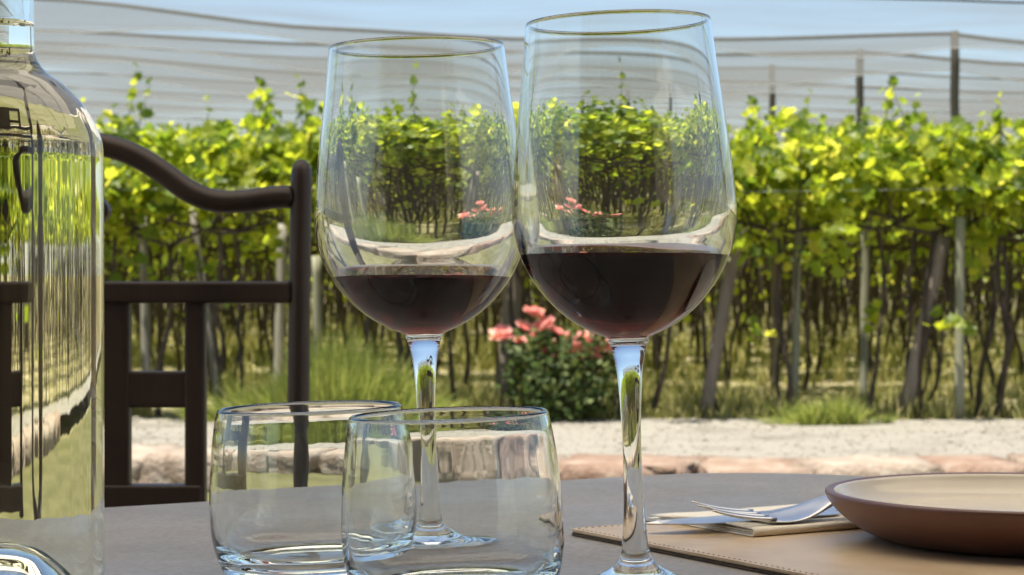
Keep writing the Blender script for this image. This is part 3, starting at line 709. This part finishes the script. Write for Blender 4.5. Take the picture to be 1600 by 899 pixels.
# ------------------------------------------------------------------ glasses
def smooth_prof(pts, n=6):
    return [(max(0, p.x), p.y) for p in spline([(a, b, 0) for a, b in pts], n)]
def interp(tab, z):
    tab = sorted(tab, key=lambda t: t[1])
    if z <= tab[0][1]: return tab[0][0]
    for (r0, z0), (r1, z1) in zip(tab, tab[1:]):
        if z <= z1: return r0 + (r1 - r0) * (z - z0) / max(1e-9, z1 - z0)
    return tab[-1][0]
SC = .80 / F_PX
BOWL = [(33, 530), (62, 517), (92, 498), (119, 473), (147, 436), (166, 395), (174, 358), (175.5, 335), (174, 305), (169, 249), (162, 187), (154, 125), (147.5, 65), (144.5, 38)]
def wine_glass(label, loc, tilt, rs, dz, level, fill_tilt, seed):
    g = thing('wine_glass', label, 'wine glass', loc, (0, R(tilt), 0))
    zf = lambda y: (924.6 - y) * SC + dz
    bowl = [(r * SC * rs, zf(y)) for r, y in BOWL]
    stem = [(.0312, .0008), (.0310, .0015), (.027, .0024), (.019, .0042), (.0105, .0080), (.0062, .0125), (.0050, .018), (.0043, .028), (.0037, .042), (.0036, .056), (.0040, .070), (.0049, zf(585)), (.0062, zf(556)), (.0068, zf(546)), (.0072, zf(541))]
    outer = smooth_prof(stem + [(.0079, zf(535))] + bowl, 6)
    zr = zf(38)
    s_of = lambda z: (zr - z) * 1000
    def thick(z):
        s = s_of(z); x = max(0, min(20, s - 95)); return (1.0 + .00062 * max(0, min(s, 95) - 26) ** 2 + .0856 * (x - x * x / 40)) * .001
    inner = []
    bsm = [(r, z) for r, z in outer if z > zf(528)]
    zb = zf(528) + .0042
    top_r = outer[-1][0]
    # inner wall, offset along the normal, then a rounded bottom
    for i in range(len(bsm) - 1, 0, -1):
        r, z = bsm[i]; r0, z0 = bsm[i - 1]; r1, z1 = bsm[min(i + 1, len(bsm) - 1)]
        tx, tz = r1 - r0, z1 - z0; l = math.hypot(tx, tz); nx, nz = -tz / l, tx / l
        t = thick(z)
        q = (r + nx * t, z + nz * t)
        if q[0] < .004: break
        if inner and q[1] >= inner[-1][1]: continue
        inner.append(q)
    zl = inner[-1][1]
    inner += [(inner[-1][0] * .55, zl - .0006), (inner[-1][0] * .2, zl - .0008), (0, zl - .0009)]
    z0 = zf(level); rc = interp(inner, z0)
    inner = [p for p in inner[:-3] if p[1] > z0 + .0024] + [(rc, z0)] + [p for p in inner[:-3] if p[1] < z0 - .0024] + inner[-3:]
    rim_c = (outer[-1][0] + inner[0][0]) / 2; rr = (outer[-1][0] - inner[0][0]) / 2
    lip = [(rim_c + rr * math.cos(a), zr + rr * 1.3 * math.sin(a)) for a in (R(40), R(90), R(140))]
    prof = [(0, .0011), (.027, .0007)] + outer + lip + inner
    seg = 144; tt = math.tan(R(fill_tilt)); z0 = zf(level)
    nin = len(prof) - len(inner)
    ic = min(range(nin + 1, len(prof) - 4), key=lambda i: abs(prof[i][1] - z0))
    rin = lambda z: interp(inner, z)
    def contact(a):
        r = rin(z0)
        for _ in range(6): z = z0 + r * math.cos(a) * tt + .0006; r = rin(z)
        return r, z
    lathe('bowl_and_stem', prof, M['glass'], g, seg, skip=set(range(ic, len(prof))), ringfix={ic: contact})
    # wine: level in the world; its side is the inner wall of the bowl
    low = list(reversed(prof[ic + 1:-1])); v = []; f = []; fl = []
    for r, z in low: v += [(r * math.cos(2 * math.pi * k / seg), r * math.sin(2 * math.pi * k / seg), z) for k in range(seg)]
    top_i = len(low)
    for dr, dzv in ((0, 0), (.0005, -.00035), (.0012, -.00058), (.0022, -.0006)):
        for k in range(seg):
            a = 2 * math.pi * k / seg; r, z = contact(a); v.append(((r - dr) * math.cos(a), (r - dr) * math.sin(a), z + dzv))
    n = len(low) + 4
    for i in range(n - 1):
        for k in range(seg):
            k2 = (k + 1) % seg; f.append((i * seg + k, i * seg + k2, (i + 1) * seg + k2, (i + 1) * seg + k)); fl.append(i < top_i)
    c0 = len(v); v.append((0, 0, prof[-1][1])); c1 = len(v); v.append((0, 0, z0))
    for k in range(seg):
        k2 = (k + 1) % seg; f.append((c0, k2, k)); fl.append(1); f.append((c1, (n - 1) * seg + k, (n - 1) * seg + k2)); fl.append(0)
    w_ = obj('red_wine', mesh('red_wine', v, f), M['wine'], g); mark_interface(w_, fl)
    return g
wine_glass('tall stemmed glass with the deeper pour of red wine, beside the leather mat', (.0477, .80, TOP + .0006), -1.9, 1.0, 0, 399, -1.9, 1)
wine_glass('tall stemmed glass with the shallower pour of red wine, behind the tumblers', (-.0345, .88, TOP + .0006), -1.5, 1.043, -.0007, 428, -1.4, 2)

TS = .0404 / 174.5
def tumbler(label, loc, tilt, hs=1.0, seed=0):
    g = thing('tumbler', label, 'tumbler', loc, (0, R(tilt), 0))
    H = .0706 * hs
    o_ = [(.0290, .0004), (.0318, .0010), (.0340, .0028), (.0368, .0072), (.0388, .0130), (.0400, .0195), (.0404, .0262), (.0403, .034), (.0397, .044), (.0387, .055), (.0373, .064), (.0364, H - .0012)]
    outer = smooth_prof([(r, z) for r, z in o_], 5)
    inner = [(.0346, H - .0012), (.0352, H - .004), (.0359, H - .008), (.0370, .054), (.0379, .043), (.0383, .034), (.0382, .0265), (.0374, .0195), (.0355, .0140), (.0320, .0105), (.027, .0088), (.018, .0080), (.008, .0078)]
    inner = smooth_prof(inner, 5)
    lip = [(.0355 + .0009 * math.cos(a), H - .0012 + .0012 * math.sin(a)) for a in (R(35), R(90), R(145))]
    prof = [(0, .0022), (.015, .0019), (.024, .0011)] + outer + lip + inner + [(0, .0077)]
    n0 = len(prof) - len(inner) - 1
    lathe('body', prof, M['glass'], g, 192, lambda i, r, z: (.000016 * (.6 + .4 * math.sin(z * 260 + seed)) if i > n0 + 12 and r > .034 else 0))
tumbler('squat clear tumbler in front, overlapping the other empty tumbler', (-.0205, .76, TOP + .0004), -2.0)
tumbler('squat clear tumbler next to the bottle, partly behind the other', (-.0778, .826, TOP + .0004), -1.8, .975)

# ------------------------------------------------------------------ bottle
BS = .72 / F_PX
bot = thing('bottle', 'clear glass bottle filled to the neck with pale liquid', 'bottle', (px(-12, 0, .72).x, .72, TOP + .0003))
zf = lambda y: (980 - y) * BS
half = [(171.5, 262), (170.3, 231), (167.6, 217), (162, 202), (155, 188), (146, 173), (136, 159), (123, 145), (107, 130), (86, 116), (73.5, 102), (67.2, 88), (65, 72), (64.4, 40), (64, 0)]
out_ = [(.0290, .0006), (.0330, .0012), (.0360, .0035), (.0374, .0075), (.0378, .014), (.0378, .05), (.0378, .09), (.0378, .13)] + [(h * BS, zf(y)) for h, y in half] + [(.0140, .26), (.0139, .285)]
outer = smooth_prof(out_, 5)
lipo = [(.0152, .287), (.0155, .292), (.0152, .2975), (.0142, .2995), (.0118, .2985), (.0108, .296)]
inn_ = [(.0108, .285), (.0110, .26)] + [(h * BS - .0029, zf(y) - (.0012 if 72 < y < 231 else 0)) for h, y in reversed(half)] + [(.0349, .13), (.0349, .09), (.0349, .05), (.0349, .016), (.0340, .0105), (.0315, .0072), (.0280, .0070), (.0235, .0110), (.0185, .0190), (.0120, .0265), (.006, .0292)]
inner = smooth_prof(inn_, 5)
punt = [(0, .0262), (.006, .0254), (.0115, .0225), (.0170, .0150), (.0215, .0070), (.0250, .0018)]
punt = [(p.x if p.x > 1e-6 else 0, p.y) for p in spline([(a, b, 0) for a, b in punt], 4)]
lev = zf(38)
rl = interp(inner, lev)
ip = next(i for i in range(len(inner)) if inner[i][1] < lev)
inner.insert(ip, (rl, lev + .0004))
prof = punt + outer + lipo + inner + [(0, .0296)]
nin = len(punt) + len(outer) + len(lipo); ic = nin + ip
rip_in = lambda z: .00020 * max(0, min(1, (z - .03) / .02)) * max(0, min(1, (.200 - z) / .03))
lathe('bottle_body', prof, M['bottle_glass'], bot, 288, lambda i, r, z: rip_in(z) * (1 if i >= nin else .13), skip=set(range(ic, len(prof))))
low = list(reversed(prof[ic:]))
liq = low + [(rl - .0005, lev + .0002), (rl - .0014, lev), (rl * .5, lev), (0, lev)]
lq = lathe('liquid', liq, M['white_wine'], bot, 288, lambda i, r, z: rip_in(z))
mark_interface(lq, [p.center.z < lev - .0001 or (p.center.z < lev + .0004 and math.hypot(p.center.x, p.center.y) > rl * 1.001) for p in lq.data.polygons])

# ------------------------------------------------------------------ place mat, napkin, cutlery, plate
mat_t = thing('place_mat', 'tan leather place mat with stitched edge under the clay plate', 'place mat', uv(.67, -.61, TOP))
mo = Vector(mat_t.location)
MU0, MU1, MV0, MV1 = .5216, .822, -.823, -.40
def rrect(u0, u1, v0, v1, r, n=6):
    o_ = []
    for (cu, cv, a0) in ((u1 - r, v1 - r, 0), (u0 + r, v1 - r, 90), (u0 + r, v0 + r, 180), (u1 - r, v0 + r, 270)):
        for i in range(n + 1):
            a = R(a0 + 90 * i / n); o_.append((cu + r * math.cos(a), cv + r * math.sin(a)))
    return o_
def slab(name, inset, z0, z1, mat, parent, bev=.0004):
    bm = bmesh.new(); vs = [bm.verts.new(uv(u, v, z1)) for u, v in rrect(MU0 + inset, MU1 - inset, MV0 + inset, MV1 - inset, .006)]
    for w in vs: w.co = w.co - Vector((mo.x, mo.y, 0))
    fc = bm.faces.new(vs); ex = bmesh.ops.extrude_face_region(bm, geom=[fc])
    for g in ex['geom']:
        if isinstance(g, bmesh.types.BMVert): g.co.z = z0
    bmesh.ops.recalc_face_normals(bm, faces=bm.faces[:])
    ed = [e for e in bm.edges if len(e.link_faces) == 2 and abs(e.link_faces[0].normal.z - e.link_faces[1].normal.z) > .5]
    bmesh.ops.bevel(bm, geom=ed, offset=bev, segments=2, affect='EDGES')
    return obj(name, bm, mat, parent, smooth=False)
slab('backing', .0, .0002, .0013, M['leather_back'], mat_t)
slab('core', .0012, .0013, .0017, M['leather_back'], mat_t, .0001)
slab('leather_top', .0002, .0017, .0031, M['leather'], mat_t, .0005)
m = MB(); ins = .0035
ring = [(MU0 + ins, MV0 + ins), (MU1 - ins, MV0 + ins), (MU1 - ins, MV1 - ins), (MU0 + ins, MV1 - ins)]
for (a, b) in zip(ring, ring[1:] + ring[:1]):
    a, b = Vector((*a, 0)), Vector((*b, 0)); L_ = (b - a).length; n = int(L_ / .0036)
    for i in range(n):
        p, q = a.lerp(b, (i + .1) / n), a.lerp(b, (i + .78) / n); mid = (p + q) / 2
        P3 = [uv(t.x, t.y, z) - Vector((mo.x, mo.y, 0)) for t, z in ((p, .0029), (mid, .0033), (q, .0029))]
        m.tube(P3, [.0002, .00035, .0002], 5)
m.build('stitching', M['leather'], mat_t, True, 'stuff')

nap = thing('napkin', 'folded cream cloth napkin lying across the mat edge', 'napkin', uv(.64, -.79, TOP + .0032))
no = Vector(nap.location)
def nap_layer(name, vn, vf, u0, u1, z0, z1, th, seed):
    """one folded sheet: bottom leaf, round fold at the near edge, top leaf"""
    path = []
    rr = (z1 - z0) / 2
    for i in range(13): path.append((vf + (vn - rr - vf) * i / 12, z0))
    for i in range(1, 8):
        a = -math.pi / 2 + math.pi * i / 8; path.append((vn - rr + rr * math.cos(a), (z0 + z1) / 2 + rr * math.sin(a)))
    for i in range(13): path.append((vn - rr + (vf + .004 - vn + rr) * i / 12, z1 - (z1 - z0 - th * 1.1) * .55 * (i / 12) ** 1.3))
    NU = 36; v = []; f = []
    n = len(path)
    for j in range(NU + 1):
        t = j / NU; u = u0 + (u1 - u0) * t
        for i, (vv, z) in enumerate(path):
            i0, i1 = max(0, i - 1), min(n - 1, i + 1)
            tx, tz = path[i1][0] - path[i0][0], path[i1][1] - path[i0][1]; l = math.hypot(tx, tz)
            nx, nz = -tz / l * th / 2, tx / l * th / 2
            wv = .0007 * noise.noise((u * 40, vv * 40, seed)) + (.0016 * math.exp(-((u - u0) / .012) ** 2) * max(0, math.sin(i / n * 9 + seed)) if i > n * .55 else 0)
            du = .0015 * noise.noise((vv * 30, z * 300, seed + 5))
            hang = -.0022 * max(0, min(1, (-.823 - vv) / .006)) if False else 0
            for sg in (1, -1): v.append(uv(u + du, vv + nx * sg, max(.0002, z + nz * sg + (wv if z > z0 + .0005 else 0) + hang)) - Vector((no.x, no.y, 0)))
    W = 2 * n
    for j in range(NU):
        for i in range(n - 1):
            a = j * W + 2 * i
            f.append((a, a + 2, a + W + 2, a + W)); f.append((a + 1, a + W + 1, a + W + 3, a + 3))
        f.append((j * W, j * W + W, j * W + W + 1, j * W + 1)); e = j * W + 2 * (n - 1); f.append((e, e + 1, e + W + 1, e + W))
    for j in (0, NU):
        for i in range(n - 1):
            a = j * W + 2 * i; f.append((a, a + 1, a + 3, a + 2) if j == 0 else (a, a + 2, a + 3, a + 1))
    obj(name, mesh(name, v, f), M['napkin'], nap)
nap_layer('outer_fold', -.7505, -.834, .575, .80, .0004, .0034, .0006, 1.0)
nap_layer('inner_fold', -.7535, -.826, .5765, .798, .0012, .0024, .0004, 4.0)

NZ = TOP + .0032 + .0040
# knife
knife = thing('table_knife', 'steel table knife lying under the fork on the napkin', 'knife', uv(.54, -.7835, NZ))
ko = Vector(knife.location)
def strip(name, rows, mat, parent, o0):
    """rows of (u, v_low, v_high, z_bottom_low, z_top_low, z_bottom_high, z_top_high)"""
    v = []; f = []
    for (u, v0, v1, a, b, c, d) in rows:
        v += [uv(u, v0, a) - Vector((o0.x, o0.y, 0)), uv(u, v1, c) - Vector((o0.x, o0.y, 0)), uv(u, v1, d) - Vector((o0.x, o0.y, 0)), uv(u, (v0 + v1) / 2, max(b, d) + .0002) - Vector((o0.x, o0.y, 0)), uv(u, v0, b) - Vector((o0.x, o0.y, 0))]
    n = len(rows)
    for i in range(n - 1):
        for k in range(5): k2 = (k + 1) % 5; f.append((i * 5 + k, i * 5 + k2, i * 5 + 5 + k2, i * 5 + 5 + k))
    f.append((4, 3, 2, 1, 0)); f.append(tuple((n - 1) * 5 + k for k in range(5)))
    me = mesh(name, v, f); bm = bmesh.new(); bm.from_mesh(me); bmesh.ops.recalc_face_normals(bm, faces=bm.faces[:]); bm.to_mesh(me); bm.free()
    return obj(name, me, mat, parent, smooth=False)
rows = []
for i in range(17):
    t = i / 16; u = .540 + .105 * t; w = .0095 * (1 - (1 - min(1, t / .35)) ** 2.2) + .0002
    rows.append((u, -.7835 - .0045, -.7835 - .0045 + w * 1.75, -.0002, .0016, .0002, .0007))
strip('blade', rows, M['steel'], knife, ko)
rows = []
for i in range(13):
    t = i / 12; u = .645 + .11 * t; w = .0055 + .0022 * math.sin(t * 2.6); hh = .0016 + .0016 * min(1, t * 4)
    rows.append((u, -.7830 - w, -.7830 + w, 0.0001, hh, 0.0001, hh))
strip('handle', rows, M['steel'], knife, ko)
# fork
fork = thing('table_fork', 'steel table fork lying tines up across the knife', 'fork', uv(.5995, -.766, NZ + .0012))
fo = Vector(fork.location)
FV = -.766
def fz(u):                                            # lower side of the fork
    s = u - .6010
    if s < 0: return 3.6 * s * s + .0002
    return .0002 + .0085 * (1 - math.cos(min(1, s / .050) * math.pi)) / 2 - min(.008, max(0, s - .052) * .27)
def fw(u):
    s = u - .5995
    return interp([(.0108, -.02), (.0116, 0.0), (.0108, .012), (.0062, .030), (.0034, .045), (.0032, .07), (.0048, .11), (.0062, .135), (.0050, .148)], s)
v = []; f = []; US = [.590 + .157 * i / 50 for i in range(51)]
for u in US:
    w = fw(u); th = .0017 + .0012 * max(0, min(1, (u - .62) / .02)); dish = .0022 * max(0, 1 - abs(u - .602) / .024)
    ring = []
    for k in range(7): q = -1 + 2 * k / 6; ring.append((q * w, fz(u) + th - dish * (1 - q * q) - .0006 * q ** 4))
    for k in range(6, -1, -1): q = -1 + 2 * k / 6; ring.append((q * w * .97, fz(u) - dish * (1 - q * q) * .8 + .0006 * q ** 4))
    v += [uv(u, FV + a, b - a * .11) - Vector((fo.x, fo.y, 0)) for a, b in ring]
n = len(US)
for i in range(n - 1):
    for k in range(14): k2 = (k + 1) % 14; f.append((i * 14 + k, i * 14 + k2, i * 14 + 14 + k2, i * 14 + 14 + k))
f.append(tuple(range(13, -1, -1))); f.append(tuple((n - 1) * 14 + k for k in range(14)))
me = mesh('handle', v, f); bm = bmesh.new(); bm.from_mesh(me); bmesh.ops.recalc_face_normals(bm, faces=bm.faces[:]); bm.to_mesh(me); bm.free()
obj('handle', me, M['steel'], fork)
for k in range(4):
    off = (-.0087 + .0058 * k); P3 = []
    for i in range(11):
        t = i / 10; u = .5925 - .0345 * t; P3.append(uv(u, FV + off * (1 - .06 * t), fz(u) + .0018 - off * .11 - (.0006 * t if k % 2 else 0)) - Vector((fo.x, fo.y, 0)))
    m = MB(); m.tube(P3, [.00185 - .0011 * (i / 10) ** 1.5 for i in range(11)], 8, .62, up=(VV.x, VV.y, 0)); m.build('tine', M['steel'], fork)

# plate
pl = thing('clay_plate', 'shallow terracotta plate with cream glazed inside on the leather mat', 'plate', (px(1602, 0, .93).x, .93, TOP + .0031))
outer = smooth_prof([(.058, .0003), (.063, .0008), (.0705, .0038), (.0780, .0086), (.0838, .0138), (.0868, .0178), (.0879, .0203)], 5)
lip = [(.0879, .0212), (.0873, .0218), (.0861, .0221), (.0847, .0219)]
lathe('clay_body', [(0, .0010), (.054, .0008)] + outer + lip + [(.0832, .0208), (.0812, .0180), (.0770, .0140), (.0690, .0112), (.055, .0104), (0, .0102)], M['terracotta'], pl, 160)
low_ = [(.055, .0105), (.0691, .0113), (.0771, .0141), (.0813, .0181), (.0833, .0209), (.0840, .0213)]
gl = smooth_prof([(.0840, .02155), (.0828, .0209), (.0806, .0180), (.0764, .0144), (.0688, .0118), (.055, .0110), (.028, .0108)], 5)
lathe('cream_glaze', [(0, .0103)] + low_ + gl + [(0, .0108)], M['glaze'], pl, 160)
